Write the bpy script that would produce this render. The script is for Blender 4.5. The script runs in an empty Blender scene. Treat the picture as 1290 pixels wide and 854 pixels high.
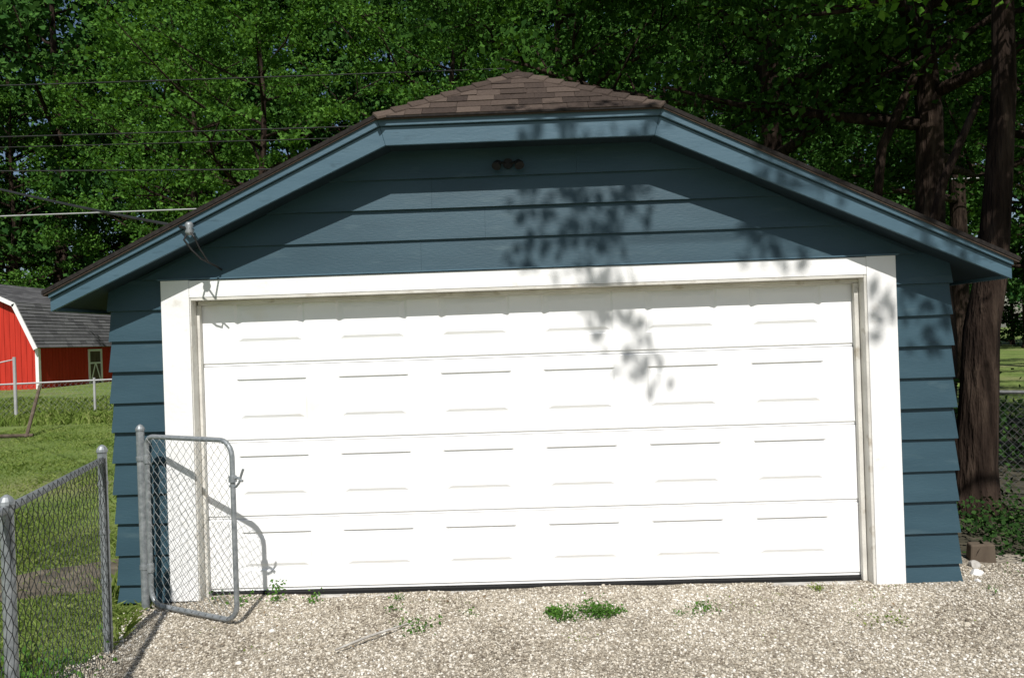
import bpy, math, random
import numpy as np
from mathutils import Vector, Matrix
random.seed(3); RNG=np.random.default_rng(7)
scene=bpy.context.scene
COL=scene.collection

# ------------------------------------------------ materials
def newmat(name):
    m=bpy.data.materials.new(name); m.use_nodes=True
    nt=m.node_tree; b=nt.nodes['Principled BSDF']; return m,nt,b
def mat(name,cols,scale=5,rough=.8,bump=0,bscale=50,island=0.0,stretch=(1,1,1),spec=.3,metal=0,lo=.3,hi=.7,detail=6,bdist=.01,cols2=None,scale2=1,fac2=(.55,.7)):
    m,nt,b=newmat(name); N=nt.nodes; L=nt.links
    tc=N.new('ShaderNodeTexCoord'); mp=N.new('ShaderNodeMapping'); mp.inputs['Scale'].default_value=stretch
    L.new(tc.outputs['Object'],mp.inputs['Vector'])
    no=N.new('ShaderNodeTexNoise'); no.inputs['Scale'].default_value=scale; no.inputs['Detail'].default_value=detail
    L.new(mp.outputs[0],no.inputs['Vector'])
    fac=no.outputs['Fac']
    if island>0:
        g=N.new('ShaderNodeNewGeometry'); mx=N.new('ShaderNodeMix'); mx.data_type='FLOAT'
        mx.inputs[0].default_value=island
        L.new(fac,mx.inputs[2]); L.new(g.outputs['Random Per Island'],mx.inputs[3]); fac=mx.outputs[0]
    r=N.new('ShaderNodeValToRGB'); e=r.color_ramp.elements
    k=len(cols)
    e[0].position=lo; e[0].color=(*cols[0],1); e[1].position=hi; e[1].color=(*cols[-1],1)
    for i in range(1,k-1):
        q=e.new(lo+(hi-lo)*i/(k-1)); q.color=(*cols[i],1)
    L.new(fac,r.inputs[0]); out=r.outputs[0]
    if cols2 is not None:
        n2=N.new('ShaderNodeTexNoise'); n2.inputs['Scale'].default_value=scale2; n2.inputs['Detail'].default_value=5
        L.new(mp.outputs[0],n2.inputs['Vector'])
        mr=N.new('ShaderNodeMapRange'); mr.inputs[1].default_value=fac2[0]; mr.inputs[2].default_value=fac2[1]
        L.new(n2.outputs['Fac'],mr.inputs[0])
        mc=N.new('ShaderNodeMix'); mc.data_type='RGBA'
        L.new(mr.outputs[0],mc.inputs[0]); L.new(out,mc.inputs[6]); mc.inputs[7].default_value=(*cols2,1); out=mc.outputs[2]
    L.new(out,b.inputs['Base Color'])
    b.inputs['Roughness'].default_value=rough; b.inputs['Specular IOR Level'].default_value=spec; b.inputs['Metallic'].default_value=metal
    if bump>0:
        nb=N.new('ShaderNodeTexNoise'); nb.inputs['Scale'].default_value=bscale; nb.inputs['Detail'].default_value=6
        L.new(mp.outputs[0],nb.inputs['Vector'])
        bp=N.new('ShaderNodeBump'); bp.inputs['Strength'].default_value=bump; bp.inputs['Distance'].default_value=bdist
        L.new(nb.outputs['Fac'],bp.inputs['Height']); L.new(bp.outputs[0],b.inputs['Normal'])
    return m
def leafmat(name,cols,scale=.5,trans=.3,island=.45):
    m=mat(name,cols,scale=scale,rough=.55,island=island,spec=.25,lo=.25,hi=.75,detail=1)
    nt=m.node_tree; N=nt.nodes; L=nt.links; b=N['Principled BSDF']; o=N['Material Output']
    src=b.inputs['Base Color'].links[0].from_socket
    d=N.new('ShaderNodeBsdfDiffuse'); L.new(src,d.inputs[0])
    if trans<=0:
        L.new(d.outputs[0],o.inputs[0]); return m
    t=N.new('ShaderNodeBsdfTranslucent'); mx=N.new('ShaderNodeMixShader'); mx.inputs[0].default_value=trans
    hs=N.new('ShaderNodeMix'); hs.data_type='RGBA'; hs.blend_type='MULTIPLY'; hs.inputs[0].default_value=1
    hs.inputs[7].default_value=(1.5,1.5,.6,1); L.new(src,hs.inputs[6]); L.new(hs.outputs[2],t.inputs[0])
    L.new(d.outputs[0],mx.inputs[1]); L.new(t.outputs[0],mx.inputs[2]); L.new(mx.outputs[0],o.inputs[0])
    return m

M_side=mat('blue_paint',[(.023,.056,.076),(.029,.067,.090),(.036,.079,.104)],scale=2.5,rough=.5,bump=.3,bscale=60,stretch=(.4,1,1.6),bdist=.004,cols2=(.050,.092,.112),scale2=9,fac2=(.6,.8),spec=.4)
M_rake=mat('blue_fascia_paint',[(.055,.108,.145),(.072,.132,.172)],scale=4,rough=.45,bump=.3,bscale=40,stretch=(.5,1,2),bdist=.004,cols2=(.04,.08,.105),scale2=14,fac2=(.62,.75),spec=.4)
M_white=mat('white_trim_paint',[(.80,.795,.78),(.87,.865,.85)],scale=4,rough=.6,bump=.4,bscale=35,bdist=.006,cols2=(.60,.55,.47),scale2=7,fac2=(.66,.85))
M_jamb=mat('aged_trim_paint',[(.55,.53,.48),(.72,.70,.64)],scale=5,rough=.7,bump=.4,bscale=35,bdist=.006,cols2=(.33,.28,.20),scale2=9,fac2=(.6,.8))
M_door=mat('white_door_steel',[(.88,.88,.87),(.92,.92,.91)],scale=3,rough=.45,bump=.08,bscale=12,cols2=(.80,.75,.64),scale2=2.2,fac2=(.62,.9))
M_black=mat('black_rubber',[(.008,.008,.008),(.014,.014,.014)],rough=.7)
M_shing=mat('asphalt_shingle',[(.032,.024,.020),(.066,.049,.040),(.108,.082,.066)],scale=60,rough=.95,bump=.6,bscale=250,island=.5,bdist=.004,lo=.2,hi=.8,spec=.15)
M_shedge=mat('shingle_edge',[(.012,.010,.010),(.03,.025,.022)],scale=40,rough=1)
M_soff=mat('shaded_soffit_paint',[(.010,.024,.034),(.014,.030,.042)],scale=3,rough=.7)  # blue made darker than the siding, eave shade put into the colour
M_galv=mat('galvanized_steel',[(.18,.20,.21),(.34,.36,.37)],scale=30,rough=.5,metal=.4,spec=.5,bump=.1,bscale=120,bdist=.002)
M_darkst=mat('shaded_steel',[(.10,.11,.11),(.18,.18,.18)],scale=30,rough=.6,metal=.3)  # right-hand fence steel, its colour darkened to stand for the shade there
M_wiremesh=mat('galvanized_wire',[(.20,.22,.22),(.36,.37,.37)],scale=20,rough=.5,metal=.4,spec=.5)
M_wiredark=mat('dark_wire',[(.03,.035,.035),(.09,.095,.095)],scale=20,rough=.5,metal=.3)  # darker wire colour for the near fence
M_gravel=mat('gravel_stone',[(.13,.105,.078),(.29,.25,.19),(.44,.39,.31),(.57,.52,.43),(.74,.71,.65)],scale=1.3,rough=.9,island=.55,lo=.20,hi=.78,detail=3)
M_bark=mat('tree_bark',[(.012,.008,.006),(.030,.020,.015),(.065,.046,.034)],scale=7,rough=.95,bump=1,bscale=14,stretch=(1.6,1.6,.22),bdist=.09,spec=.1)
M_leafA=leafmat('maple_leaf',[(.028,.075,.014),(.064,.152,.026),(.120,.245,.046)],scale=.45,trans=.25)
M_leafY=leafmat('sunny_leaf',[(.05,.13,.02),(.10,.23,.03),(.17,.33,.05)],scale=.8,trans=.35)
M_leafB=leafmat('dark_leaf',[(.015,.042,.011),(.032,.082,.016),(.065,.150,.028)],scale=.6,trans=.2)  # darker green for right-hand trees; shade of the canopy is in the colour
M_leafC=leafmat('far_leaf',[(.016,.048,.014),(.038,.096,.021),(.078,.165,.036)],scale=.14,island=.35,trans=0)
M_ivy=leafmat('ivy_leaf',[(.012,.030,.009),(.026,.060,.016),(.05,.10,.025)],scale=2,trans=0)  # green darkened so the ivy and shrub look shaded
M_grass=leafmat('grass_blade',[(.10,.155,.03),(.175,.245,.055),(.28,.32,.11)],scale=.9,trans=.25)
M_weed=leafmat('weed_leaf',[(.05,.125,.025),(.11,.23,.045)],scale=6)
M_litter=mat('dry_leaf',[(.12,.08,.045),(.25,.18,.10)],scale=9,rough=.9,island=.5)
M_wire=mat('wire_black',[(.015,.015,.015),(.03,.03,.03)],rough=.6)
M_wirew=mat('wire_grey',[(.35,.35,.35),(.45,.45,.45)],rough=.5)
M_red=mat('red_barn_paint',[(.42,.024,.012),(.55,.034,.018)],scale=2,rough=.7,bump=.3,bscale=6,stretch=(3,3,.3),bdist=.02)
M_groof=mat('grey_shingle',[(.09,.09,.095),(.16,.16,.165)],scale=3,rough=.95,island=.5,bump=.4,bscale=12,bdist=.02)
M_wood=mat('weathered_wood',[(.07,.05,.035),(.14,.11,.08)],scale=8,rough=.9,bump=.5,bscale=20,stretch=(1,1,.2))
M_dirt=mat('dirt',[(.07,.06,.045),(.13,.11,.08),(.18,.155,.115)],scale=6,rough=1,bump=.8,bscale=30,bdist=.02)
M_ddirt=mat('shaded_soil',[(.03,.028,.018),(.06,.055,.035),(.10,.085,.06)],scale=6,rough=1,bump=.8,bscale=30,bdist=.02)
M_rock=mat('rock',[(.3,.28,.25),(.6,.58,.54)],scale=12,rough=.9,bump=.5,bscale=30)
M_lawn=mat('lawn_ground',[(.080,.128,.026),(.14,.20,.045),(.20,.25,.07)],scale=.9,rough=1,bump=.9,bscale=40,bdist=.03,detail=10,cols2=(.21,.205,.095),scale2=.35,fac2=(.52,.75))
def gravel_bed():
    m,nt,b=newmat('gravel_bed'); N=nt.nodes; L=nt.links
    tc=N.new('ShaderNodeTexCoord'); v=N.new('ShaderNodeTexVoronoi'); v.inputs['Scale'].default_value=80
    L.new(tc.outputs['Object'],v.inputs['Vector'])
    sp=N.new('ShaderNodeSeparateColor'); L.new(v.outputs['Color'],sp.inputs[0])
    n=N.new('ShaderNodeTexNoise'); n.inputs['Scale'].default_value=1.3; n.inputs['Detail'].default_value=6; L.new(tc.outputs['Object'],n.inputs['Vector'])
    mx=N.new('ShaderNodeMix'); mx.data_type='FLOAT'; mx.inputs[0].default_value=.5
    L.new(n.outputs['Fac'],mx.inputs[2]); L.new(sp.outputs[0],mx.inputs[3])
    r=N.new('ShaderNodeValToRGB'); e=r.color_ramp.elements
    e[0].position=.2; e[0].color=(.11,.09,.065,1); e[1].position=.8; e[1].color=(.50,.45,.36,1)
    L.new(mx.outputs[0],r.inputs[0]); L.new(r.outputs[0],b.inputs['Base Color']); b.inputs['Roughness'].default_value=1
    bp=N.new('ShaderNodeBump'); bp.inputs['Strength'].default_value=.8; bp.inputs['Distance'].default_value=.01; bp.invert=True
    L.new(v.outputs['Distance'],bp.inputs['Height']); L.new(bp.outputs[0],b.inputs['Normal'])
    return m
M_gbed=gravel_bed()

# ------------------------------------------------ mesh helpers
def empty(name,loc=(0,0,0),parent=None):
    o=bpy.data.objects.new(name,None); COL.objects.link(o); o.location=loc
    if parent: o.parent=parent
    return o
class MB:
    def __init__(s): s.v=[]; s.f=[]
    def add(s,vs,fs):
        b=len(s.v); s.v+= [tuple(p) for p in vs]; s.f+=[tuple(b+i for i in f) for f in fs]
    def hexa(s,p):
        s.add(p,[(3,2,1,0),(4,5,6,7),(0,1,5,4),(1,2,6,5),(2,3,7,6),(3,0,4,7)])
    def box(s,x0,x1,y0,y1,z0,z1):
        s.hexa([(x0,y0,z0),(x1,y0,z0),(x1,y1,z0),(x0,y1,z0),(x0,y0,z1),(x1,y0,z1),(x1,y1,z1),(x0,y1,z1)])
    def prismY(s,poly,y0,y1):
        n=len(poly); vs=[(x,y0,z) for x,z in poly]+[(x,y1,z) for x,z in poly]
        s.add(vs,[tuple(range(n)),tuple(reversed(range(n,2*n)))]+[(i,i+n,(i+1)%n+n,(i+1)%n) for i in range(n)])
    def tube(s,pts,r,n=8,cap=True,rough=0,rg=None):
        pts=[Vector(p) for p in pts]; k=len(pts)
        rs=r if hasattr(r,'__len__') else [r]*k
        T=[(pts[min(i+1,k-1)]-pts[max(i-1,0)]).normalized() for i in range(k)]
        up=Vector((0,0,1)) if abs(T[0].z)<.9 else Vector((1,0,0))
        a=T[0].cross(up).normalized(); vs=[]
        fr=[1+(rg.uniform(-rough,rough) if rg else 0) for _ in range(n)]
        for i in range(k):
            a=(a-T[i]*a.dot(T[i])).normalized(); b=T[i].cross(a)
            for j in range(n):
                t=2*math.pi*j/n; q=fr[j]*(1+(rg.uniform(-rough,rough)*.5 if rg else 0))
                vs.append(pts[i]+(a*math.cos(t)+b*math.sin(t))*rs[i]*q)
        fs=[(i*n+j,i*n+(j+1)%n,(i+1)*n+(j+1)%n,(i+1)*n+j) for i in range(k-1) for j in range(n)]
        if cap: fs+= [tuple(reversed(range(n))),tuple(range((k-1)*n,k*n))]
        s.add(vs,fs)
    def obj(s,name,m,parent=None,smooth=False,bevel=0):
        me=bpy.data.meshes.new(name); me.from_pydata(s.v,[],s.f); me.update()
        if smooth: me.polygons.foreach_set('use_smooth',[True]*len(me.polygons))
        me.materials.append(m); o=bpy.data.objects.new(name,me); COL.objects.link(o)
        if parent: o.parent=parent
        if bevel:
            md=o.modifiers.new('bev','BEVEL'); md.width=bevel; md.segments=2; md.limit_method='ANGLE'
        return o
def npmesh(name,V,F,m):
    me=bpy.data.meshes.new(name); nv=len(V); nf,k=F.shape
    me.vertices.add(nv); me.vertices.foreach_set('co',V.astype(np.float32).ravel())
    me.loops.add(nf*k); me.loops.foreach_set('vertex_index',F.astype(np.int32).ravel())
    me.polygons.add(nf); me.polygons.foreach_set('loop_start',np.arange(0,nf*k,k,dtype=np.int32))
    me.update(calc_edges=True); me.materials.append(m); return me
def link(name,me,parent=None,loc=(0,0,0),rotz=0,sc=1):
    o=bpy.data.objects.new(name,me); COL.objects.link(o); o.location=loc; o.rotation_euler=(0,0,rotz); o.scale=(sc,)*3
    if parent: o.parent=parent
    return o

# ------------------------------------------------ GARAGE
G=empty('garage')
HW=3.045; GD=6.2
b=MB(); lines=[2.385-.2232*k for k in range(-4,12)]
def roof_half(z):
    return (3.90-.165-z)/.482
rnd=random.Random(5)
for z in sorted(lines):
    z0=z; z1=z+.2232
    if z0>3.26: continue
    j=rnd.uniform(-.003,.003); z0+=rnd.uniform(-.004,.004)
    if z1<=2.40:
        lz=max(z0,.02)
        segs=[(-HW-.022+rnd.uniform(-.006,.006),-2.664),(2.664,HW+.022+rnd.uniform(-.006,.006))]
        if z1<.03: continue
        for a,c in segs:
            ta,tc_=(a+.016,c) if a<0 else (a,c-.016)
            jl=rnd.uniform(-.004,.004)
            b.hexa([(a,-.030+j,lz+jl),(c,-.030+j,lz),(c,0,lz),(a,0,lz+jl),(ta,-.006+j,z1+.002),(tc_,-.006+j,z1+.002),(tc_,0,z1+.002),(ta,0,z1+.002)])
    else:
        z1c=min(z1,3.275); w0=min(roof_half(z0),3.06); w1=min(roof_half(z1c),3.06)
        yt=-.030+.024*(z1c-z0)/.2232+j
        jx=rnd.uniform(-.5,.5)*w1
        zl,zm,zr=z0+rnd.uniform(-.004,.004),z0+rnd.uniform(-.002,.002),z0+rnd.uniform(-.004,.004)
        for (a0,a1,b0,b1,za,zb_,dj) in((-w0,jx-.0005,-w1,jx-.0005,zl,zm,0),(jx+.0005,w0,jx+.0005,w1,zm,zr,rnd.uniform(-.001,.001))):
            b.hexa([(a0,-.030+j+dj,za),(a1,-.030+j+dj,zb_),(a1,0,z0),(a0,0,z0),(b0,yt,z1c+.002),(b1,yt,z1c+.002),(b1,0,z1c+.002),(b0,0,z1c+.002)])
for sgn in(-1,1):
    for z in lines:
        if z>2.3 or z+.2232<.03: continue
        lz=max(z,.02); X0=sgn*(HW+.026); X1=sgn*(HW+.006); Xi=sgn*(HW-.02); e=rnd.uniform(-.003,.003)
        p=[(Xi,.002,lz),(X0,.002-.012+e,lz),(X0,GD,lz),(Xi,GD,lz),(Xi,.002,z+.22),(X1,.002-.012+e,z+.22),(X1,GD,z+.22),(Xi,GD,z+.22)]
        b.hexa(p if sgn>0 else [p[i] for i in(1,0,3,2,5,4,7,6)])
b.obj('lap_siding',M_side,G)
b=MB()
b.box(-HW+.03,-2.46,.004,.12,0,2.4); b.box(2.46,HW-.03,.004,.12,0,2.4); b.box(-2.458,2.458,.004,.12,2.26,2.4)
b.prismY([(-2.9,2.402),(2.9,2.402),(.95,3.27),(-.95,3.27)],.004,.12)
b.box(-HW+.03,-HW+.12,.124,GD,0,2.3); b.box(HW-.12,HW-.03,.124,GD,0,2.3)
b.prismY([(-HW+.13,0),(HW-.13,0),(HW-.13,2.25),(0,3.7),(-HW+.13,2.25)],GD-.1,GD-.004)
b.obj('wall_core',M_side,G)
b=MB(); 
for z in lines:
    if z>2.3 or z+.2232<.03: continue
    b.box(-HW,HW,GD,GD+.02,max(z,.02),z+.215)
b.prismY([(-HW,2.39),(HW,2.39),(0,3.75)],GD,GD+.02)
b.obj('rear_siding',M_side,G)
def lerp(a,c,t): return (a[0]+(c[0]-a[0])*t,a[1]+(c[1]-a[1])*t)
TB,TT=(3.34,2.163),(3.34,2.292); KB,KT=(.937,3.241),(.985,3.424)
sp=.70
b=MB()
for s in(-1,1):
    q=[TB,lerp(TB,TT,sp),lerp(KB,KT,sp),KB]; b.prismY([(s*x,z) for x,z in(q if s<0 else q[::-1])],-.262,-.236)
    q=[lerp(TB,TT,sp+.02),TT,KT,lerp(KB,KT,sp+.02)]; b.prismY([(s*(x+.0),z) for x,z in(q if s<0 else q[::-1])],-.284,-.236)
m=lerp(KB,KT,sp); m2=lerp(KB,KT,sp+.02)
b.prismY([(-KB[0]+.001,KB[1]),(KB[0]-.001,KB[1]),(m[0]-.001,m[1]),(-m[0]+.001,m[1])],-.262,-.236)
b.prismY([(-m2[0]+.001,m2[1]),(m2[0]-.001,m2[1]),(KT[0]-.001,KT[1]),(-KT[0]+.001,KT[1])],-.284,-.236)
for s in(-1,1):
    x0,x1=sorted((s*3.315,s*3.338)); b.box(x0,x1,-.234,GD+.28,2.168,2.285)
b.prismY([(-3.34,2.163),(-3.34,2.29),(0,3.89),(3.34,2.29),(3.34,2.163),(0,3.75)][::-1],GD+.25,GD+.275)
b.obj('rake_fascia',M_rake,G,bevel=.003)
b=MB()
for s in(-1,1):
    q=[(3.313,2.192),(3.313,2.212),(.94,3.282),(.94,3.262)]
    b.prismY([(s*x,z) for x,z in(q if s<0 else q[::-1])],-.234,GD+.24)
b.box(-.938,.938,-.234,.3,3.262,3.282)
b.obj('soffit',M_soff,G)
KY=-.298; PKZ=3.895; PK=Vector((0,.28,PKZ)); KN=Vector((1.0,KY,3.436)); EV=Vector((3.37,KY,2.298)); BK=GD+.3
b=MB()
def slab(pts,t=.022):
    n=len(pts); vs=[tuple(p) for p in pts]+[(p[0],p[1],p[2]-t) for p in pts]
    b.add(vs,[tuple(range(n)),tuple(reversed(range(n,2*n)))]+[(i,i+n,(i+1)%n+n,(i+1)%n) for i in range(n)])
for s in(-1,1):
    P=[(s*EV.x,KY,EV.z-.004),(s*EV.x,BK,EV.z-.004),(0,BK,PKZ-.004),(0,.28,PKZ-.004),(s*1.0,KY,KN.z-.004)]
    slab(P if s>0 else P[::-1])
slab([(-1.0,KY,KN.z-.005),(1.0,KY,KN.z-.005),(0,.28,PKZ-.005)])
def plane_shingles(O,A,U,umax,rng_fn,step=.14,tab=.30,thick=.008):
    A=A.normalized();U=U.normalized();Nn=A.cross(U).normalized()
    if Nn.z<0: Nn=-Nn
    r=0;u=-.012
    while u<umax:
        a0,a1=rng_fn(max(u,0)); a0b,a1b=rng_fn(min(u+step,umax)); off=rnd.uniform(0,tab); x=a0-off
        while x<a1:
            w=tab*rnd.choice([.5,.7,.8,1,.6]); l=max(x,a0)+.0015; rr=min(x+w,a1)-.0015
            if rr-l>.02:
                l2=max(l,a0b); r2=min(rr,a1b)
                if r2>l2:
                    th=thick*rnd.uniform(.7,1.4); du=rnd.uniform(-.005,.005); u2=min(u+step+.02,umax+.01)
                    q=lambda a,uu,h:O+A*a+U*uu+Nn*h
                    pts=[q(l,u+du,0),q(rr,u+du,0),q(r2,u2,-.001),q(l2,u2,-.001),q(l,u+du,th),q(rr,u+du,th),q(r2,u2,.003),q(l2,u2,.003)]
                    b.hexa(pts)
            x+=w
        u+=step; r+=1
U=(PK-Vector((0,KY,KN.z))); um=U.length
plane_shingles(Vector((0,KY,KN.z)),Vector((1,0,0)),U,um,lambda u:(-1.0*(1-u/um),1.0*(1-u/um)),step=.105,tab=.24)
for s in(-1,1):
    U2=Vector((-s*EV.x,0,PKZ-EV.z)); um2=U2.length; uk=um2*(EV.x-1.0)/EV.x
    def fr(u,uk=uk,um2=um2):
        y0=KY if u<=uk else KY+(.28-KY)*(u-uk)/(um2-uk)
        return (y0+.002,BK)
    plane_shingles(Vector((s*EV.x,0,EV.z)),Vector((0,1,0)),U2,um2,fr)
def caps(P0,P1,sd1,sd2,step=.13,w=.065):
    d=P1-P0; n=max(1,int(d.length/step)); 
    for i in range(n):
        a=P0+d*(i/n)-d.normalized()*.01; c=P0+d*((i+1)/n)+d.normalized()*.02
        up=Vector((0,0,1)); h0=.026; h1=.011
        vs=[a+sd1*w+up*(h0-.006),a+up*(h0+.004),a+sd2*w+up*(h0-.006),c+sd2*w+up*(h1-.004),c+up*(h1+.002),c+sd1*w+up*(h1-.004)]
        lo=[v-up*.016 for v in vs]
        b.add(vs+lo,[(0,1,4,5),(1,2,3,4),(6,7,1,0),(7,8,2,1),(8,9,3,2),(11,6,0,5),(9,10,4,3),(10,11,5,4)])
for s in(-1,1):
    P0=Vector((s*1.0,KY,KN.z)); h=(PK-P0).normalized()
    sdA=(Vector((-s,0,0))-h*h.dot(Vector((-s,0,0)))).normalized()
    e=Vector((s*.9,0,-.43)); sdB=(e-h*h.dot(e)).normalized()
    caps(P0,PK,sdA,sdB)
caps(PK,Vector((0,BK,PKZ)),Vector((-.9,0,-.43)).normalized(),Vector((.9,0,-.43)).normalized())
b.obj('shingle_roof',M_shing,G)
b=MB()
for s in(-1,1):
    q=[(EV.x+.004,EV.z-.016),(EV.x+.004,EV.z+.012),(1.0,KN.z+.012),(1.0,KN.z-.016)]
    b.prismY([(s*x,z) for x,z in(q if s<0 else q[::-1])],KY-.006,KY-.001)
b.prismY([(-.999,KN.z-.016),(.999,KN.z-.016),(.999,KN.z-.002),(-.999,KN.z-.002)],KY-.014,KY-.001)
b.obj('roof_edge',M_shedge,G)
b=MB()
b.box(-2.66,-2.452,-.046,.003,.03,2.372); b.box(2.452,2.66,-.046,.003,.0,2.372)
b.box(-2.451,2.451,-.043,.003,2.243,2.368)
b.obj('door_trim',M_white,G,bevel=.003)
b=MB()
b.box(-2.451,-2.442,-.040,.14,.02,2.24); b.box(2.432,2.451,-.040,.14,.02,2.24); b.box(-2.441,2.431,-.040,.14,2.222,2.241)
b.box(-2.440,-2.420,.05,.09,.02,2.19); b.box(2.398,2.430,.05,.09,.02,2.19); b.box(-2.430,2.430,.05,.09,2.192,2.220)
b.obj('door_jamb',M_jamb,G,bevel=.002)
b=MB()
b.box(-2.680,2.680,-.055,.0,2.3735,2.384)
b.obj('drip_cap',M_rake,G)
# door
D=empty('overhead_door',parent=G)
def section(z0,z1,idx):
    b=MB(); y=.10
    pw,gap=.530,.236; x=-(6*pw+5*gap)/2
    panels=[]
    for i in range(6):
        panels.append((x,x+pw)); x+=pw+gap
    pz0=z0+.150; pz1=z1-.098
    def quad(x0,x1,za,zb,yy=y): b.add([(x0,yy,za),(x1,yy,za),(x1,yy,zb),(x0,yy,zb)],[(0,1,2,3)])
    quad(-2.43,2.43,z0+.024,pz0); quad(-2.43,2.43,pz1,z1-.010)
    b.add([(-2.43,y+.009,z0),(2.43,y+.009,z0),(2.43,y+.009,z0+.018),(-2.43,y+.009,z0+.018)],[(0,1,2,3)])
    b.add([(-2.43,y+.009,z0+.018),(2.43,y+.009,z0+.018),(2.43,y,z0+.024),(-2.43,y,z0+.024)],[(0,1,2,3)])
    b.add([(-2.43,y,z1-.010),(2.43,y,z1-.010),(2.43,y+.014,z1),(-2.43,y+.014,z1)],[(0,1,2,3)])
    b.add([(-2.43,y+.014,z1),(2.43,y+.014,z1),(2.43,y+.04,z1),(-2.43,y+.04,z1)],[(0,1,2,3)])
    b.add([(-2.43,y+.04,z0),(2.43,y+.04,z0),(2.43,y+.009,z0),(-2.43,y+.009,z0)],[(0,1,2,3)])
    px=-2.43
    for a,c in panels:
        quad(px,a,pz0,pz1); px=c
        rings=[]
        for ix,ib,it,yy in((0,0,0,y),(.016,.008,.004,y+.011),(.022,.030,.018,y+.011),(.058,.052,.058,y+.001)):
            rings.append([(a+ix,yy,pz0+ib),(c-ix,yy,pz0+ib),(c-ix,yy,pz1-it),(a+ix,yy,pz1-it)])
        vs=sum(rings,[]); fs=[]
        for r in range(3):
            for k in range(4): fs.append((r*4+k,r*4+(k+1)%4,(r+1)*4+(k+1)%4,(r+1)*4+k))
        fs.append((12,13,14,15)); b.add(vs,fs)
    quad(px,2.43,pz0,pz1)
    b.obj('door_section_%d'%idx,M_door,D)
zz=[.045,.585,1.155,1.730,2.30]
for i in range(4): section(zz[i]+.002,zz[i+1]-.002,i+1)
b=MB(); b.box(-2.43,2.43,.15,.16,.02,2.3); b.obj('door_backing',M_white,D)
b=MB(); b.box(-2.43,2.43,.085,.145,.0,.043); b.obj('bottom_seal',M_black,D,bevel=.008)
b=MB(); b.box(-2.45,2.45,.02,3,-.02,.012); b.obj('concrete_slab',M_rock,G)
FL=empty('security_floodlight',parent=G)
b=MB(); b.tube([(-.09,-.02,3.135),(-.09,-.050,3.135)],.036,16)
for s in(-1,1):
    b.tube([(-.09+s*.02,-.045,3.135),(-.09+s*.05,-.07,3.135)],.010,8)
    x=-.09+s*.072
    b.tube([(x-s*.012,-.06,3.142),(x,-.08,3.130),(x+s*.008,-.10,3.112),(x+s*.012,-.11,3.10)],[.014,.026,.033,.034],14)
b.obj('lamp_body',M_black,FL)
I=empty('service_wire_bracket',parent=G)
b=MB(); b.tube([(-2.30,-.285,2.70),(-2.30,-.36,2.70)],.012,8); b.tube([(-2.30,-.34,2.655),(-2.30,-.34,2.675),(-2.30,-.34,2.70),(-2.30,-.34,2.725),(-2.30,-.34,2.745)],[.018,.03,.02,.03,.018],12)
b.obj('insulator',M_galv,I,smooth=True)
b=MB(); pts=[(-2.30,-.34,2.70),(-2.33,-.36,2.62),(-2.29,-.33,2.55),(-2.25,-.30,2.50),(-2.22,-.1,2.46),(-2.21,-.02,2.44)]
b.tube(pts,.007,6); b.tube([(-2.32,-.35,2.72),(-2.26,-.36,2.64),(-2.24,-.32,2.56),(-2.20,-.28,2.47)],.006,6)
b.obj('wire_loops',M_wire,I)
def cat(p0,p1,sag,n=24):
    p0=Vector(p0);p1=Vector(p1); return [p0.lerp(p1,i/n)-Vector((0,0,sag*4*(i/n)*(1-i/n))) for i in range(n+1)]
b=MB(); b.tube(cat((-2.30,-.35,2.70),(-19,12.5,8.6),.35),.011,5); b.obj('service_drop_wire',M_wire)
def wire(p0,p1,sag,r,m): 
    b=MB(); b.tube(cat(p0,p1,sag),r,5); b.obj('utility_wire',m)
wire((-40,17.5,10.6),(40,17.5,10.3),.35,.020,M_wire)
wire((-40,17.7,9.1),(40,17.7,8.7),.35,.020,M_wire)
wire((-40,17.9,8.65),(-4,17.9,7.3),.1,.022,M_wire)
wire((-40,18.1,6.35),(40,18.1,6.5),.12,.022,M_wirew)
wire((-40,18.1,8.9),(40,18.1,8.3),.3,.016,M_wire)
for x in(-40.2,40.2):
    b=MB(); b.tube([(x,17.8,0),(x,17.8,11.5)],[.16,.11],10); b.box(x-.06,x+.06,16.9,18.7,10.4,10.55); b.obj('utility_pole',M_wood)

# ------------------------------------------------ chain link
def chainmesh(b,p0,p1,z0,z1,w=.066,r=.0020,seg=3):
    p0=Vector((p0[0],p0[1],0)); p1=Vector((p1[0],p1[1],0)); L=(p1-p0).length; d=(p1-p0)/L; nrm=Vector((-d.y,d.x,0))
    n=int(L/(w/2)); hw=L/n; hh=w*.55; m=int((z1-z0)/hh); hh=(z1-z0)/m
    for i in range(n):
        pts=[]
        for k in range(m+1):
            if i%2==0: s=(i+(k%2))*hw
            else: s=(i+((k+1)%2))*hw
            s=min(max(s+random.uniform(-.0015,.0015),0),L)
            pts.append(p0+d*s+Vector((0,0,z0+k*hh))+nrm*(.003 if k%2 else -.003))
        b.tube(pts,r,seg,cap=False)
F=empty('chain_link_fence')
A=(-2.255,-2.30);B=(-2.635,-.906);Cc=(-1.87,-3.71)
b=MB()
for p,h in((A,1.24),(B,1.27),(Cc,1.24)):
    b.tube([(p[0],p[1],0),(p[0],p[1],h-.02)],.027,14)
    b.tube([(p[0],p[1],h-.02),(p[0],p[1],h-.015),(p[0],p[1],h),(p[0],p[1],h+.018),(p[0],p[1],h+.028)],[.031,.033,.031,.02,.006],14)
for z in(.15,.45,.75,1.05): b.tube([(B[0],B[1],z),(B[0],B[1],z+.022)],.0305,14)
b.obj('posts',M_galv,F)
b=MB(); b.tube([(Cc[0],Cc[1],1.205),(A[0],A[1],1.205),(B[0],B[1],1.205)],.019,10); b.obj('top_rail',M_galv,F,smooth=True)
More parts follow.
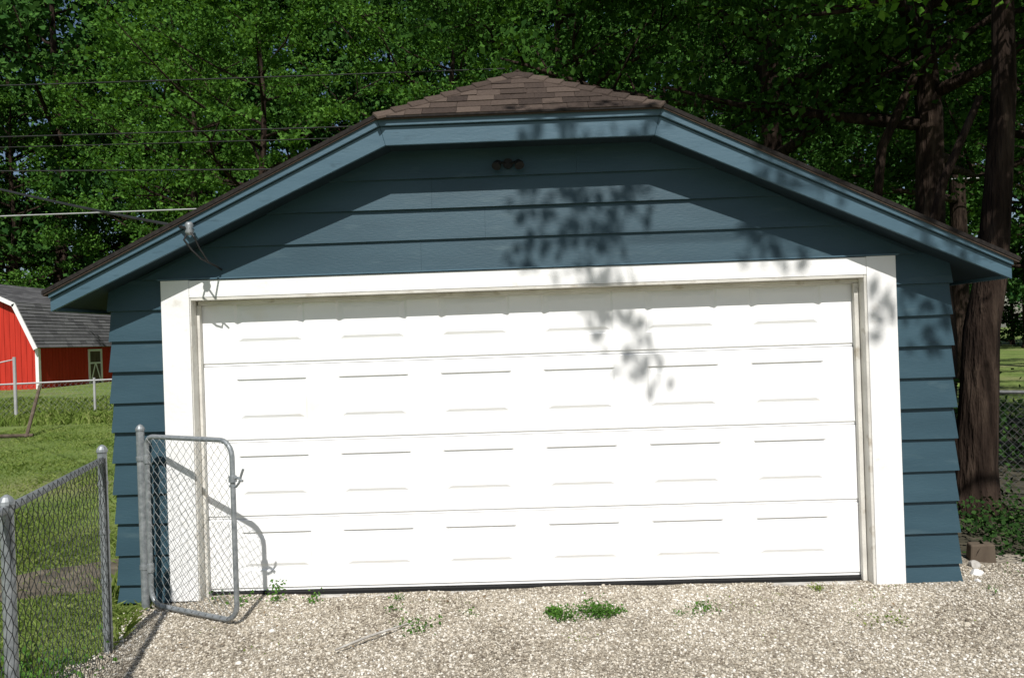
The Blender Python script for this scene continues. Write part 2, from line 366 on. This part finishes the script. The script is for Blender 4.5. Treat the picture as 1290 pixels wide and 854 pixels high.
b=MB(); dA=Vector((B[0]-A[0],B[1]-A[1],0)).normalized(); nA=Vector((-dA.y,dA.x,0))*-.025
chainmesh(b,(Cc[0]+nA.x,Cc[1]+nA.y),(B[0]+nA.x-dA.x*.04,B[1]+nA.y-dA.y*.04),.03,1.23,r=.0021)
b.tube([(B[0]+nA.x-dA.x*.045,B[1]+nA.y-dA.y*.045,.03),(B[0]+nA.x-dA.x*.045,B[1]+nA.y-dA.y*.045,1.22)],.006,6)
b.obj('wire_mesh',M_wiredark,F)
GT=empty('chain_link_gate'); H=(-2.80,-.13); E=(-1.975,-.54)
dg=Vector((E[0]-H[0],E[1]-H[1],0)).normalized(); 
b=MB(); b.tube([(H[0],H[1],0),(H[0],H[1],1.30)],.028,14); b.tube([(H[0],H[1],1.295),(H[0],H[1],1.31),(H[0],H[1],1.33),(H[0],H[1],1.34)],[.032,.032,.02,.006],14)
for z in(.30,1.08):
    b.tube([(H[0],H[1],z),(H[0],H[1],z+.03)],.033,14)
    q=Vector((H[0],H[1],z+.015)); b.tube([q,q+dg*.07],.010,8); b.tube([q+dg*.065-Vector((0,0,.03)),q+dg*.065+Vector((0,0,.03))],.024,10)
b.obj('hinge_post',M_galv,GT)
b=MB()
g0=Vector((H[0],H[1],0))+dg*.065; g1=Vector((E[0],E[1],0)); Lg=(g1-g0).length
zb,zt=.055,1.255; R=.11
def gp(s,z): 
    v=g0+dg*s; return (v.x,v.y,z)
path=[]
for cx,cz,a0 in((R,zb+R,180),(Lg-R,zb+R,270),(Lg-R,zt-R,0),(R*.6,zt-R*.6,90)):
    rr=R if a0!=90 else R*.6
    for k in range(7):
        a=math.radians(a0+90*k/6); path.append(gp(cx+rr*math.cos(a),cz+rr*math.sin(a)))
path.append(path[0]); b.tube(path,.0175,10,cap=False); b.obj('frame',M_galv,GT,smooth=True)
b=MB(); p=g0+dg*.02; q=g0+dg*(Lg-.02); chainmesh(b,(p.x,p.y-.02),(q.x,q.y-.02),zb+.01,zt-.01)
b.obj('wire_mesh',M_wiremesh,GT)
b=MB(); lz=1.0
b.tube([gp(Lg,lz-.02),gp(Lg,lz+.02)],.027,12); b.tube([gp(Lg,lz),gp(Lg+.05,lz+.01),gp(Lg+.09,lz-.01)],.009,8)
b.tube([gp(Lg+.03,lz-.05),gp(Lg+.06,lz-.02),gp(Lg+.08,lz+.03),gp(Lg+.10,lz+.07)],.008,8); b.tube([gp(Lg-.03,lz-.05),gp(Lg+.03,lz-.05)],.008,8)
b.obj('fork_latch',M_galv,GT)
F2=empty('chain_link_fence'); b=MB(); bm=MB()
P=lambda t:(-20+t,13.5+.5*t)
for t,h in((0,1.1),(2.4,1.1),(5.1,1.82),(6.9,1.12),(9.5,1.1),(12,1.1),(14.5,1.1)):
    x,y=P(t); b.tube([(x,y,0),(x,y,h)],.045 if h>1.5 else .035,8)
b.tube([(*P(0),1.04),(*P(14.5),1.04)],.028,6); b.tube([(*P(5.1),1.75),(*P(2.4),1.1)],.02,6)
b.obj('posts_and_rail',M_wirew,F2)
chainmesh(bm,P(0),P(14.5),.03,1.03,w=.14,r=.0035); bm.obj('wire_mesh',M_wiremesh,F2)
b=MB(); b.tube([(-11.4,11.3,0),(-12.0,12.75,1.1)],.04,8); b.tube([(-11.3,11.4,.04),(-14.5,11.0,.10)],.04,8); b.obj('leaning_wood_post',M_wood)
F3=empty('chain_link_fence'); b=MB(); bm=MB(); r0=(4.45,2.35); r1=(8.0,.2)
for t in(0,.5,1): 
    x=r0[0]+(r1[0]-r0[0])*t; y=r0[1]+(r1[1]-r0[1])*t; b.tube([(x,y,0),(x,y,1.2)],.028,10)
b.tube([(*r0,1.17),(*r1,1.17)],.02,8); b.obj('posts_and_rail',M_darkst,F3)
chainmesh(bm,r0,r1,.03,1.16,w=.07,r=.0025); bm.obj('wire_mesh',M_darkst,F3)

# ------------------------------------------------ red barn
RB=empty('red_barn'); bx=-26.7; by=35.; W=7.0; Lb=13.
prof=[(0,0),(0,2.5),(-.95,4.55),(-W/2,5.75),(-W+.95,4.55),(-W,2.5),(-W,0)]
b=MB(); b.prismY([(bx+x,z) for x,z in prof],by,by+Lb)
rr=random.Random(2)
for i in range(int(W/.3)):
    x=bx-.15-i*.3
    d=min(-(x-bx),W+(x-bx)); top=2.5+min(d,.95)/.95*2.05+max(0,d-.95)*.47
    b.box(x-.14,x+.14,by-.03,by,0,top-.15)
for i in range(int(Lb/.3)):
    b.box(bx,bx+.03,by+i*.3+.01,by+i*.3+.29,0,2.45)
b.obj('walls',M_red,RB)
b=MB()
seg=[((.22,2.25),(-.93,4.72)),((-.93,4.72),(-W/2,5.95)),((-W/2,5.95),(-W+.93,4.72)),((-W+.93,4.72),(-W-.22,2.25))]
for (a,c) in seg:
    n=Vector((c[1]-a[1],-(c[0]-a[0]))).normalized()*.08
    q=[(bx+a[0],a[1]),(bx+c[0],c[1]),(bx+c[0]-n[0],c[1]-n[1]),(bx+a[0]-n[0],a[1]-n[1])]
    b.prismY(q,by-.35,by+Lb+.3)
    LL=math.hypot(c[0]-a[0],c[1]-a[1]); k=int(LL/.2); nn=n.normalized()
    for i in range(k):
        t0=i/k; t1=(i+1)/k; pa=(bx+a[0]+(c[0]-a[0])*t0,a[1]+(c[1]-a[1])*t0); pc=(bx+a[0]+(c[0]-a[0])*t1,a[1]+(c[1]-a[1])*t1)
        o=(nn[0]*.03,nn[1]*.03)
        y=by-.36
        while y<by+Lb+.3:
            w=rr.uniform(.5,1.1); y2=min(y+w,by+Lb+.31)
            b.prismY([(pa[0]+o[0],pa[1]+o[1]),pa,pc,(pc[0]+o[0]*.2,pc[1]+o[1]*.2)],y,y2-.01); y=y2
b.obj('gambrel_roof',M_groof,RB)
b=MB()
for (a,c) in seg:
    n=Vector((c[1]-a[1],-(c[0]-a[0]))).normalized()*.22
    b.prismY([(bx+a[0],a[1]-.03),(bx+c[0],c[1]-.03),(bx+c[0]-n[0],c[1]-n[1]-.03),(bx+a[0]-n[0],a[1]-n[1]-.03)],by-.40,by-.352)
b.box(bx-.12,bx+.06,by-.06,by-.032,0,2.3); b.box(bx+.032,bx+.06,by-.031,by+.14,0,2.3)
y0=by+4.6
b.box(bx+.034,bx+.09,y0,y0+.14,0,2.1); b.box(bx+.034,bx+.09,y0+1.3,y0+1.44,0,2.1); b.box(bx+.034,bx+.09,y0+.142,y0+1.298,1.96,2.1)
b.add([(bx+.07,y0+.14,.1),(bx+.07,y0+.26,.1),(bx+.07,y0+.75,1.2),(bx+.07,y0+.63,1.2)],[(0,1,2,3)])
b.add([(bx+.073,y0+1.3,.1),(bx+.073,y0+.82,1.2),(bx+.073,y0+.70,1.2),(bx+.073,y0+1.18,.1)],[(0,1,2,3)])
b.box(bx+.034,bx+.08,y0+.142,y0+1.298,1.2,1.3)
b.obj('white_trim',M_white,RB)
b=MB(); b.box(bx+.031,bx+.05,y0+.142,y0+1.298,.02,1.95); b.obj('side_door',M_wood,RB)

# ------------------------------------------------ ground
b=MB(); b.add([(-300,-300,0),(300,-300,0),(300,300,0),(-300,300,0)],[(0,1,2,3)]); b.obj('ground',M_lawn)
def gh(x,y):
    return .018+.008*np.sin(2.1*x+.7)*np.cos(1.7*y+.3)+.005*np.sin(5.3*x+3*y)+.0025*np.sin(13*x-9*y)
def gleft(y): return -2.62+.10*np.sin(2.3*y+1)+.06*np.sin(6.1*y)-.22*np.clip(y+.9,0,1)+.0*y
nx,ny=140,120
xs=np.linspace(0,1,nx); ys=np.linspace(-14,.6,ny)
V=[]
for y in ys:
    l=gleft(y) if y>-2 else gleft(-2)
    for t in xs:
        x=l+(8.5-l)*t
        V.append((x,y,float(gh(x,y)) if 0<t<1 else .004))
V=np.array(V); idx=np.arange(nx*ny).reshape(ny,nx)
Fq=np.stack([idx[:-1,:-1],idx[:-1,1:],idx[1:,1:],idx[1:,:-1]],-1).reshape(-1,4)
cx=V[Fq].mean(1)
keep=~((np.abs(cx[:,0])<3.02)&(cx[:,1]>.05))&~((cx[:,0]<-3.0)&(cx[:,1]>0))&~((cx[:,0]>3.9)&(cx[:,1]>.1+.25*np.sin(cx[:,0]*3)))
GV=empty('gravel_driveway')
link('gravel_bed',npmesh('gravel_bed',V,Fq[keep],M_gbed),GV)
phi=(1+5**.5)/2
ico=np.array([(-1,phi,0),(1,phi,0),(-1,-phi,0),(1,-phi,0),(0,-1,phi),(0,1,phi),(0,-1,-phi),(0,1,-phi),(phi,0,-1),(phi,0,1),(-phi,0,-1),(-phi,0,1)],float); ico/=np.linalg.norm(ico[0])
icf=np.array([(0,11,5),(0,5,1),(0,1,7),(0,7,10),(0,10,11),(1,5,9),(5,11,4),(11,10,2),(10,7,6),(7,1,8),(3,9,4),(3,4,2),(3,2,6),(3,6,8),(3,8,9),(4,9,5),(2,4,11),(6,2,10),(8,6,7),(9,8,1)])
def stones(n,x0,x1,y0,y1,r0,r1,rng):
    x=rng.uniform(x0,x1,n*2); y=rng.uniform(y0,y1,n*2)
    ok=(x>np.where(y>-2,gleft(y),gleft(-2))+.05*rng.normal(size=n*2))&~((np.abs(x)<3.07)&(y>-.045)&~((np.abs(x)<2.43)&(y<.07)))&~((x<-2.9)&(y>-.05))&~((x>4.0)&(y>.15+.25*np.sin(x*3)))
    x=x[ok][:n];y=y[ok][:n];n=len(x)
    r=r0+(r1-r0)*rng.power(.6,n)**2
    sc=np.stack([r*rng.uniform(.8,1.3,n),r*rng.uniform(.7,1.1,n),r*rng.uniform(.45,.8,n)],-1)
    v=ico[None]*sc[:,None]*rng.uniform(.8,1.2,(n,12,1))
    tx=rng.uniform(-.5,.5,n); c,s=np.cos(tx),np.sin(tx)
    vy=v[...,1]*c[:,None]-v[...,2]*s[:,None]; vz=v[...,1]*s[:,None]+v[...,2]*c[:,None]
    a=rng.uniform(0,6.28,n); c,s=np.cos(a),np.sin(a)
    vx=v[...,0]*c[:,None]-vy*s[:,None]; vy=v[...,0]*s[:,None]+vy*c[:,None]
    z=gh(x,y)+r*.25
    out=np.stack([vx+x[:,None],vy+y[:,None],vz+z[:,None]],-1).reshape(-1,3)
    f=(icf[None]+12*np.arange(n)[:,None,None]).reshape(-1,3)
    return out,f
v1,f1=stones(90000,-3.0,5.2,-1.75,.35,.0045,.0115,RNG)
v2,f2=stones(22000,-2.9,8.4,-6.0,-1.7,.007,.016,RNG)
v3,f3=stones(600,-2.9,6,-2.5,.3,.011,.020,RNG)
vv=np.concatenate([v1,v2,v3]); ff=np.concatenate([f1,f2+len(v1),f3+len(v1)+len(v2)])
link('gravel_stones',npmesh('gravel_stones',vv,ff,M_gravel),GV)
def blob(name,pts,z,m,n=64,seed=1):
    rg=random.Random(seed); b=MB(); vs=[]
    k=len(pts)
    for i in range(n):
        t=i/n*k; a=pts[int(t)%k]; c=pts[(int(t)+1)%k]; u=t-int(t)
        vs.append((a[0]+(c[0]-a[0])*u+rg.uniform(-.06,.06),a[1]+(c[1]-a[1])*u+rg.uniform(-.06,.06),z))
    b.add(vs,[tuple(range(n))]); return b.obj(name,m)
path_poly=[(-9,-.9),(-6.5,-.4),(-4.6,.0),(-3.3,.35),(-3.08,.6),(-3.08,3.5),(-3.35,3.6),(-3.5,1.3),(-4.8,.65),(-6.6,.25),(-9,-.2)]
blob('dirt_path',path_poly,.005,M_dirt)
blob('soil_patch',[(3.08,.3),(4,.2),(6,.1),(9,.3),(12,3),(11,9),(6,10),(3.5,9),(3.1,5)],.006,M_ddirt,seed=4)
def inpoly(x,y,poly):
    r=np.zeros(len(x),bool); n=len(poly)
    for i in range(n):
        x1,y1=poly[i];x2,y2=poly[(i+1)%n]
        c=((y1>y)!=(y2>y))&(x<(x2-x1)*(y-y1)/(y2-y1+1e-9)+x1); r^=c
    return r
def blades(n,x0,x1,y0,y1,h0,h1,w,rng,lean=.5):
    x=rng.uniform(x0,x1,n); y=rng.uniform(y0,y1,n)
    ok=~((np.abs(x)<3.1)&(y>-.05)&(y<6.3))&~((x>gleft(np.clip(y,-2,1))-.0)&(y<.1)&(x<9))
    ok&=~(inpoly(x,y,path_poly)&(rng.random(n)>.10))
    x=x[ok];y=y[ok];n=len(x)
    h=rng.uniform(h0,h1,n)*(1+.5*np.sin(x*1.7)*np.cos(y*2.3)); a=rng.uniform(0,6.28,n); l=rng.normal(0,lean,n)*h; a2=rng.uniform(0,6.28,n)
    dx,dy=np.cos(a)*w,np.sin(a)*w
    z=np.zeros(n)
    v=np.stack([np.stack([x-dx,y-dy,z],-1),np.stack([x+dx,y+dy,z],-1),np.stack([x+dx*.5+l*.5*np.cos(a2),y+dy*.5+l*.5*np.sin(a2),h*.65],-1),np.stack([x+l*1.3*np.cos(a2),y+l*1.3*np.sin(a2),h],-1)],1).reshape(-1,3)
    f=np.arange(4*n).reshape(-1,4); return v,f
parts=[blades(60000,-6.5,-2.4,-3,3,.02,.045,.003,RNG,.9),blades(50000,-13,-3,3,14,.02,.05,.006,RNG,.9),blades(1500,-2.75,-2.35,-2.5,-.2,.05,.14,.004,RNG),
       blades(2500,-3.3,-2.3,-2.4,-1.0,.06,.16,.004,RNG),blades(900,-3.25,-3.08,0,4,.06,.2,.004,RNG),blades(40000,-24,-8,14,24,.08,.22,.015,RNG)]
off=0;Vs=[];Fs=[]
for v,f in parts: Vs.append(v);Fs.append(f+off);off+=len(v)
link('lawn_grass',npmesh('lawn_grass',np.concatenate(Vs),np.concatenate(Fs),M_grass))

# ------------------------------------------------ foliage
def leaves(centers,radii,nper,size,rng,flat=.65,upbias=.6,spread=.42):
    c=np.repeat(np.asarray(centers,float),nper,0); r=np.repeat(np.asarray(radii,float),nper)
    n=len(c); p=rng.normal(size=(n,3))*spread*r[:,None]; p[:,2]*=flat; c=c+p
    nr=rng.normal(size=(n,3)); nr[:,2]+=upbias*2*rng.random(n); nr/=np.linalg.norm(nr,axis=1)[:,None]
    a=np.cross(nr,rng.normal(size=(n,3))); a/=np.linalg.norm(a,axis=1)[:,None]+1e-9; bb=np.cross(nr,a)
    s=size*rng.uniform(.6,1.3,n)[:,None]
    v=np.stack([c-a*s*.5,c+bb*s*.33+nr*s*.08-a*s*.05,c+a*s*.5-nr*s*.05,c-bb*s*.33+nr*s*.08-a*s*.05],1).reshape(-1,3)
    return v,np.arange(4*n).reshape(-1,4)
def tree_meshes(name,H,tr,z0,R,nl,ns,nper,lsize,seed,ml,lean=(0,0),clr=1.0,flare=1.35,trunkpts=None,lowdroop=0,spread=.42,flat=.6):
    rg=random.Random(seed); rng=np.random.default_rng(seed); b=MB()
    K=9
    if trunkpts is None:
        tp=[Vector((lean[0]*(i/K)**1.2*H+rg.uniform(-.1,.1)*(i>0)*tr*4,lean[1]*(i/K)*H+rg.uniform(-.1,.1)*(i>0)*tr*4,H*.93*i/K)) for i in range(K+1)]
    else: tp=[Vector(p) for p in trunkpts]; K=len(tp)-1
    rs=[tr*(flare if i==0 else 1)*(1-.85*(i/K)**1.1) for i in range(K+1)]
    b.tube([tp[0]-Vector((0,0,.1)),tp[0]+Vector((0,0,.12)),tp[0].lerp(tp[1],.25)]+tp[1:],[tr*flare*1.15,tr*flare,tr*1.05]+rs[1:],16,rough=.08,rg=rg)
    def at(z):
        for i in range(K):
            if tp[i+1].z>=z: 
                t=(z-tp[i].z)/(tp[i+1].z-tp[i].z+1e-9); return tp[i].lerp(tp[i+1],t), rs[i]+(rs[i+1]-rs[i])*t
        return tp[-1],rs[-1]
    cen=[];rad=[]
    for i in range(nl):
        f=(i+.5)/nl; z=z0+(H*.92-z0)*f; P,r=at(z); az=i*2.399+rg.uniform(-.4,.4)
        prof=math.sin(math.pi*(.22+.70*f))**.7; L=R*prof*rg.uniform(.65,1.2)
        up=.15+.7*f+rg.uniform(-.15,.2)-lowdroop*(1-f)
        d=Vector((math.cos(az),math.sin(az),0)); pts=[];
        for k in range(6):
            t=k/5; pts.append(P+d*L*t+Vector((rg.uniform(-.08,.08)*L*t,rg.uniform(-.08,.08)*L*t,L*up*t*(.6+.4*t))))
        r0=min(r*.6,.03*L+.02); b.tube(pts,[r0*(1-.8*k/5) for k in range(6)],7)
        for s in range(ns):
            t=.3+.7*(s+.5)/ns; k=min(int(t*5),4); Q=pts[k].lerp(pts[k+1],t*5-k)
            d2=Vector((rg.uniform(-1,1),rg.uniform(-1,1),rg.uniform(-.25,.7)))+d*.5; d2.normalize(); l2=L*rg.uniform(.2,.42)
            e=Q+d2*l2; mid=Q+d2*l2*.5+Vector((0,0,.05*l2)); b.tube([Q,mid,e],[r0*.3,r0*.2,r0*.08],4)
            cen+= [tuple(e),tuple(mid)]; rr=clr*rg.uniform(.5,1.3); rad+=[rr,rr*.7]
        cen.append(tuple(pts[-1])); rad.append(clr)
    P,_=at(H*.93); cen.append(tuple(P)); rad.append(clr*1.3)
    v,f=leaves(cen,rad,nper,lsize,rng,spread=spread,flat=flat)
    me=bpy.data.meshes.new(name+'_bark'); me.from_pydata([tuple(q) for q in b.v],[],b.f); me.update(); me.polygons.foreach_set('use_smooth',[True]*len(me.polygons)); me.materials.append(M_bark)
    return me,npmesh(name+'_leaves',v,f,ml)
def put(name,ms,loc,rot=0,sc=1,parent=None):
    e=empty(name,loc,parent); e.rotation_euler=(0,0,rot); e.scale=(sc,)*3
    link('trunk_and_limbs',ms[0],e); link('foliage',ms[1],e); return e
V1=tree_meshes('bgA',24,.4,3,6.5,24,6,52,.38,11,M_leafC,clr=1.7,spread=.40,flat=.5)
V2=tree_meshes('bgB',27,.45,2,7.5,26,6,54,.40,12,M_leafC,clr=1.9,spread=.40,flat=.5)
V3=tree_meshes('bgC',20,.35,1.5,6.0,22,6,52,.36,13,M_leafC,clr=1.6,spread=.40,flat=.5)
VB=tree_meshes('bush',6,.15,.2,3.2,14,5,50,.22,14,M_leafC,clr=1.1)
DT=empty('distant_trees'); rg=random.Random(9)
VV=[V1,V2,V3]
for i in range(13):
    x=-50+i*7.8+rg.uniform(-2,2); y=52+rg.uniform(-3,4)
    put('distant_tree',rg.choice(VV),(x,y,0),rg.uniform(0,6),rg.uniform(1.0,1.3),DT)
for i in range(12):
    x=-58+i*9.6+rg.uniform(-1,1); y=65+rg.uniform(-3,4)
    put('distant_tree',V2,(x,y,0),rg.uniform(0,6),rg.uniform(1.35,1.55),DT)
for i in range(22):
    x=-52+i*4.9+rg.uniform(-1,1); y=57+rg.uniform(-2,3)
    put('understory_bush',VB,(x,y,-.2),rg.uniform(0,6),rg.uniform(.9,1.4),DT)
T1=tree_meshes('maple',17,.26,3.6,5.6,24,7,72,.18,21,M_leafA,clr=.9,spread=.38,flat=.5)
T2=tree_meshes('maple2',19,.3,4.5,6.0,26,7,72,.18,22,M_leafA,clr=1.0,spread=.38,flat=.5)
put('maple_tree',T1,(-10.5,25,0),.4,1.0); put('maple_tree',T2,(-3.0,29,0),2,1.0)
put('maple_tree',T2,(-19,38,0),4,1.1); put('maple_tree',T2,(-28,50,0),1,1.2)
put('maple_tree',T1,(-36,47,0),5,1.25)
T3=tree_meshes('oak',16,.24,4.2,5.0,24,7,80,.14,23,M_leafB,clr=.9,spread=.38)
T4=tree_meshes('oak2',18,.27,4.6,5.5,26,7,80,.15,24,M_leafB,clr=1.0,spread=.38)
put('oak_tree',T3,(6.1,6.0,0),.5,1.0); put('oak_tree',T4,(5.0,9.8,0),2.2,1.0); put('oak_tree',T3,(11,10,0),4,1.05)
put('oak_tree',T4,(14,19,0),1,1.1); put('oak_tree',T3,(1.2,15,0),5.2,1.0); put('oak_tree',T4,(21,26,0),3,1.1); put('oak_tree',T4,(8.5,30,0),.3,1.15)
TR=tree_meshes('near',14,.20,4.9,4.6,24,7,100,.105,31,M_leafB,clr=.75,trunkpts=[(0,0,0),(.02,.01,.5),(.07,0,1.1),(.13,.02,1.8),(.25,.02,2.4),(.34,.03,3.2),(.44,.05,4.2),(.5,.1,6),(.4,.1,8.5),(.35,.2,11),(.3,.2,13)],flare=1.35)
ET=put('elm_tree',TR,(4.32,1.95,0),0,1)
# low elm bough toward the drive; sunlit look put into brighter leaf colour
b=MB(); bp=[Vector((.45,.1,5.3)),Vector((.1,-.6,5.3)),Vector((-.5,-1.2,5.15)),Vector((-1.2,-1.6,4.95)),Vector((-1.7,-1.8,4.8))]
b.tube(bp,[.05,.035,.02,.012,.005],7)
rg=random.Random(77); bc=[];br=[]
for i in range(22):
    t=rg.uniform(.25,1)*4; k=min(int(t),3); q=bp[k].lerp(bp[k+1],t-k)
    e=q+Vector((rg.uniform(-.6,.9),rg.uniform(-.6,.5),rg.uniform(-.38,.25))); b.tube([q,q.lerp(e,.5)+Vector((0,0,.05)),e],[.008,.006,.003],4)
    bc+= [tuple(e),tuple(q.lerp(e,.6))]; br+=[.26,.2]
b.obj('low_bough',M_bark,ET)
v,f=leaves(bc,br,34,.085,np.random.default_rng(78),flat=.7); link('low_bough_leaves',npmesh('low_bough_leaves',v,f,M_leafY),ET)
b=MB(); b.tube([(4.25,1.98,.05),(4.12,2.05,.9),(4.0,2.1,1.7),(4.0,2.15,2.5),(4.2,2.1,3.3),(4.55,2.05,4.1)],[.09,.075,.06,.05,.045,.035],8); 
b.tube([(5.1,5.6,3.2),(5.3,5.7,4.5),(5.9,5.7,5.7),(6.9,5.6,6.3),(8.2,5.4,6.5)],[.07,.07,.06,.05,.03],8); b.tube([(5.0,5.6,-.1),(5.05,5.6,1.5),(5.1,5.6,3.2)],[.11,.09,.07],8)
b.obj('sapling_tree',M_bark,smooth=True)
TF=tree_meshes('front',20,.35,8,5.6,26,7,75,.16,41,M_leafA,clr=1.3)
FT=put('shade_tree',TF,(10.2,-5.5,0),1,1)
sun_el=math.radians(50); SX=.06
S=Vector((SX*math.cos(sun_el),-math.cos(sun_el),math.sin(sun_el))).normalized()
tg=[(.08,2.50,0,.9),(.3,2.62,0,1.1),(.48,2.5,0,1),(.5,2.82,0,1),(.75,2.78,0,1.1),(.9,2.9,0,.7),(.56,2.02,.1,.7),(.80,1.80,.1,1.1),(.84,1.62,.1,.7),(1.75,2.56,0,.9),(2.56,2.05,0,.8),(.12,3.31,-.3,.8),(.3,3.34,-.3,.6),(1.75,2.99,-.3,1),(2.1,2.83,-.3,.8),(2.75,2.5,-.3,.8),(3.0,2.38,-.3,.7),(2.9,1.78,0,.9)]
cs=[]; rg=random.Random(8); nl=[]
for (x,z,y,q) in tg:
    cs.append(Vector((x,y,z))+S*rg.uniform(6.6,7.6)); nl.append(q)
main=[Vector((10.2,-5.5,8.6)),Vector((7.5,-5.3,8.7)),Vector((5,-5.2,8.7)),Vector((3,-5.1,8.6)),Vector((1.5,-5.0,8.5)),Vector((.5,-5.0,8.5))]
BO=empty('overhanging_branch')
b=MB(); b.tube(main,[.09,.07,.040,.02,.010,.004],8)
for c in cs:
    i=min(range(len(main)-1),key=lambda i:abs((main[i].x+main[i+1].x)/2-c.x-.3)); a=main[i].lerp(main[i+1],.5); b.tube([a,a.lerp(c,.5)+Vector((0,0,.08)),c],[.006,.004,.003],4)
b.obj('limb',M_bark,BO)
rr5=np.random.default_rng(5); Vs=[];Fs=[];off=0
for c,q in zip(cs,nl):
    v,f=leaves([tuple(c)],[.27*q],int(21*q),.12,rr5,flat=.9); Vs.append(v);Fs.append(f+off);off+=len(v)
link('leaves',npmesh('branch_leaves',np.concatenate(Vs),np.concatenate(Fs),M_leafA),BO)

def weed(name,cl,nper,size,flat=.5,m=M_weed,seed=1,up=.8):
    v,f=leaves([(c[0],c[1],c[2]) for c in cl],[c[3] for c in cl],nper,size,np.random.default_rng(seed),flat=flat,upbias=up,spread=.5)
    v[:,2]=np.maximum(v[:,2],.012); return link(name,npmesh(name,v,f,m))
rg=random.Random(4)
weed('ivy_ground_cover',[(rg.uniform(3.65,6.2),rg.uniform(.35,1.9),rg.uniform(.02,.22),.3) for _ in range(60)],85,.045,m=M_ivy,seed=2)
weed('understory_shrub',[(rg.uniform(4.8,8.5),rg.uniform(3.2,5),rg.uniform(.1,.8),.5) for _ in range(40)],70,.08,m=M_ivy,seed=3,flat=1)
weed('weed_plant',[(.14,-.50,.04,.08),(.20,-.56,.04,.08),(.12,-.44,.03,.05),(.36,-.50,.06,.10),(.42,-.54,.06,.09),(.49,-.50,.04,.08),(.56,-.46,.02,.05)],260,.020,flat=.7)
weed('weed_plant',[(1.06,-.5,.03,.10),(1.17,-.44,.04,.08),(1.12,-.38,.02,.06),(.95,-.5,.015,.05)],60,.020,seed=5)
weed('weed_plant',[(-.76,-.70,.03,.09),(-.70,-.62,.02,.1),(-.82,-.56,.02,.07)],60,.024,seed=6)
weed('weed_plant',[(-.45,-.42,.02,.06),(-.98,-.30,.03,.05),(-.98,-.1,.05,.06)],40,.02,seed=16)
weed('weed_plant',[(-1.87,-.08,.05,.10),(-1.85,-.08,.14,.06),(-2.1,-.1,.05,.09),(-2.25,-.1,.06,.10),(-1.6,-.06,.03,.06)],50,.026,flat=.9,seed=7)
weed('weed_plant',[(2.1,-.76,.02,.14),(2.25,-.75,.02,.12),(2.0,-.1,.03,.05)],60,.02,seed=8,m=M_grass)
weed('weed_plant',[(3.15,-.25,.03,.10),(3.5,.1,.03,.12)],30,.02,seed=9)
weed('weed_plant',[(rg.uniform(-3.1,-2.6),rg.uniform(-1.9,-1.1),rg.uniform(.03,.12),.14) for _ in range(14)],60,.035,seed=10,flat=.9)
weed('clover_patches',[(rg.uniform(-2.3,3),rg.uniform(-.95,-.05),.018,rg.uniform(.04,.12)) for _ in range(44)],16,.012,seed=12,flat=.2,m=M_grass)
weed('leaf_litter',[(rg.uniform(-2.4,4.5),rg.uniform(-1.2,-.02),.03,.3) for _ in range(30)],4,.022,seed=13,flat=.05,m=M_litter,up=3)
b=MB(); b.tube([(-1.2,-1.02,.045),(-1.05,-.85,.05),(-.93,-.72,.045),(-.8,-.58,.04)],[.006,.008,.007,.004],6); b.tube([(-.93,-.72,.045),(-.88,-.74,.05)],[.004,.002],5); b.obj('stick',M_rock)
def rock(name,x,y,r,m,seed):
    import bmesh
    bm=bmesh.new(); bmesh.ops.create_icosphere(bm,subdivisions=3,radius=r); g=random.Random(seed)
    k=[Vector((g.uniform(-1,1),g.uniform(-1,1),g.uniform(-1,1))).normalized() for _ in range(9)]
    for v in bm.verts:
        for q in k:
            d=v.co.dot(q)-r*.68
            if d>0: v.co-=q*d*.9
    bmesh.ops.scale(bm,vec=(1.2,.9,.7),verts=bm.verts)
    me=bpy.data.meshes.new(name); bm.to_mesh(me); bm.free(); me.materials.append(m); link(name,me,loc=(x,y,r*.5+.01),rotz=seed)
rock('rock',3.26,.12,.045,M_white,3); rock('rock',3.34,.3,.05,M_rock,4); rock('rock',3.18,-.02,.025,M_white,5); rock('rock',3.9,-.3,.03,M_rock,6); rock('rock',4.05,-.1,.025,M_white,9)
b=MB(); b.hexa([(3.38,.42,.0),(3.55,.36,.0),(3.58,.48,.0),(3.41,.54,.0),(3.39,.42,.15),(3.54,.36,.17),(3.57,.48,.16),(3.42,.53,.15)]); b.obj('wood_block',M_wood,bevel=.012)

# ------------------------------------------------ light, world, camera
W_=bpy.data.worlds.new('World'); scene.world=W_; W_.use_nodes=True; nt=W_.node_tree
sk=nt.nodes.new('ShaderNodeTexSky'); sk.sky_type='NISHITA'; sk.sun_disc=False; sk.sun_elevation=sun_el; sk.sun_rotation=math.radians(177)
bg=nt.nodes['Background']; nt.links.new(sk.outputs[0],bg.inputs[0]); bg.inputs[1].default_value=.07
sl=bpy.data.lights.new('sun','SUN'); sl.energy=5; sl.angle=math.radians(.5); sl.color=(1,.97,.93)
so=bpy.data.objects.new('sun',sl); COL.objects.link(so); so.rotation_euler=S.to_track_quat('Z','Y').to_euler(); so.location=(0,-10,20)
cam=bpy.data.cameras.new('camera'); co=bpy.data.objects.new('camera',cam); COL.objects.link(co); scene.camera=co
cam.sensor_width=36; cam.lens=950/1290*36; cam.clip_end=1000; cam.clip_start=.05
Rm=Matrix.Rotation(math.radians(1.24),4,'Z')@Matrix.Rotation(math.radians(90),4,'X')@Matrix.Rotation(math.radians(-1.9),4,'Z')
co.matrix_world=Matrix.Translation((.015,-5.5,1.865))@Rm
scene.view_settings.view_transform='Standard'; scene.view_settings.look='None'; scene.view_settings.exposure=0
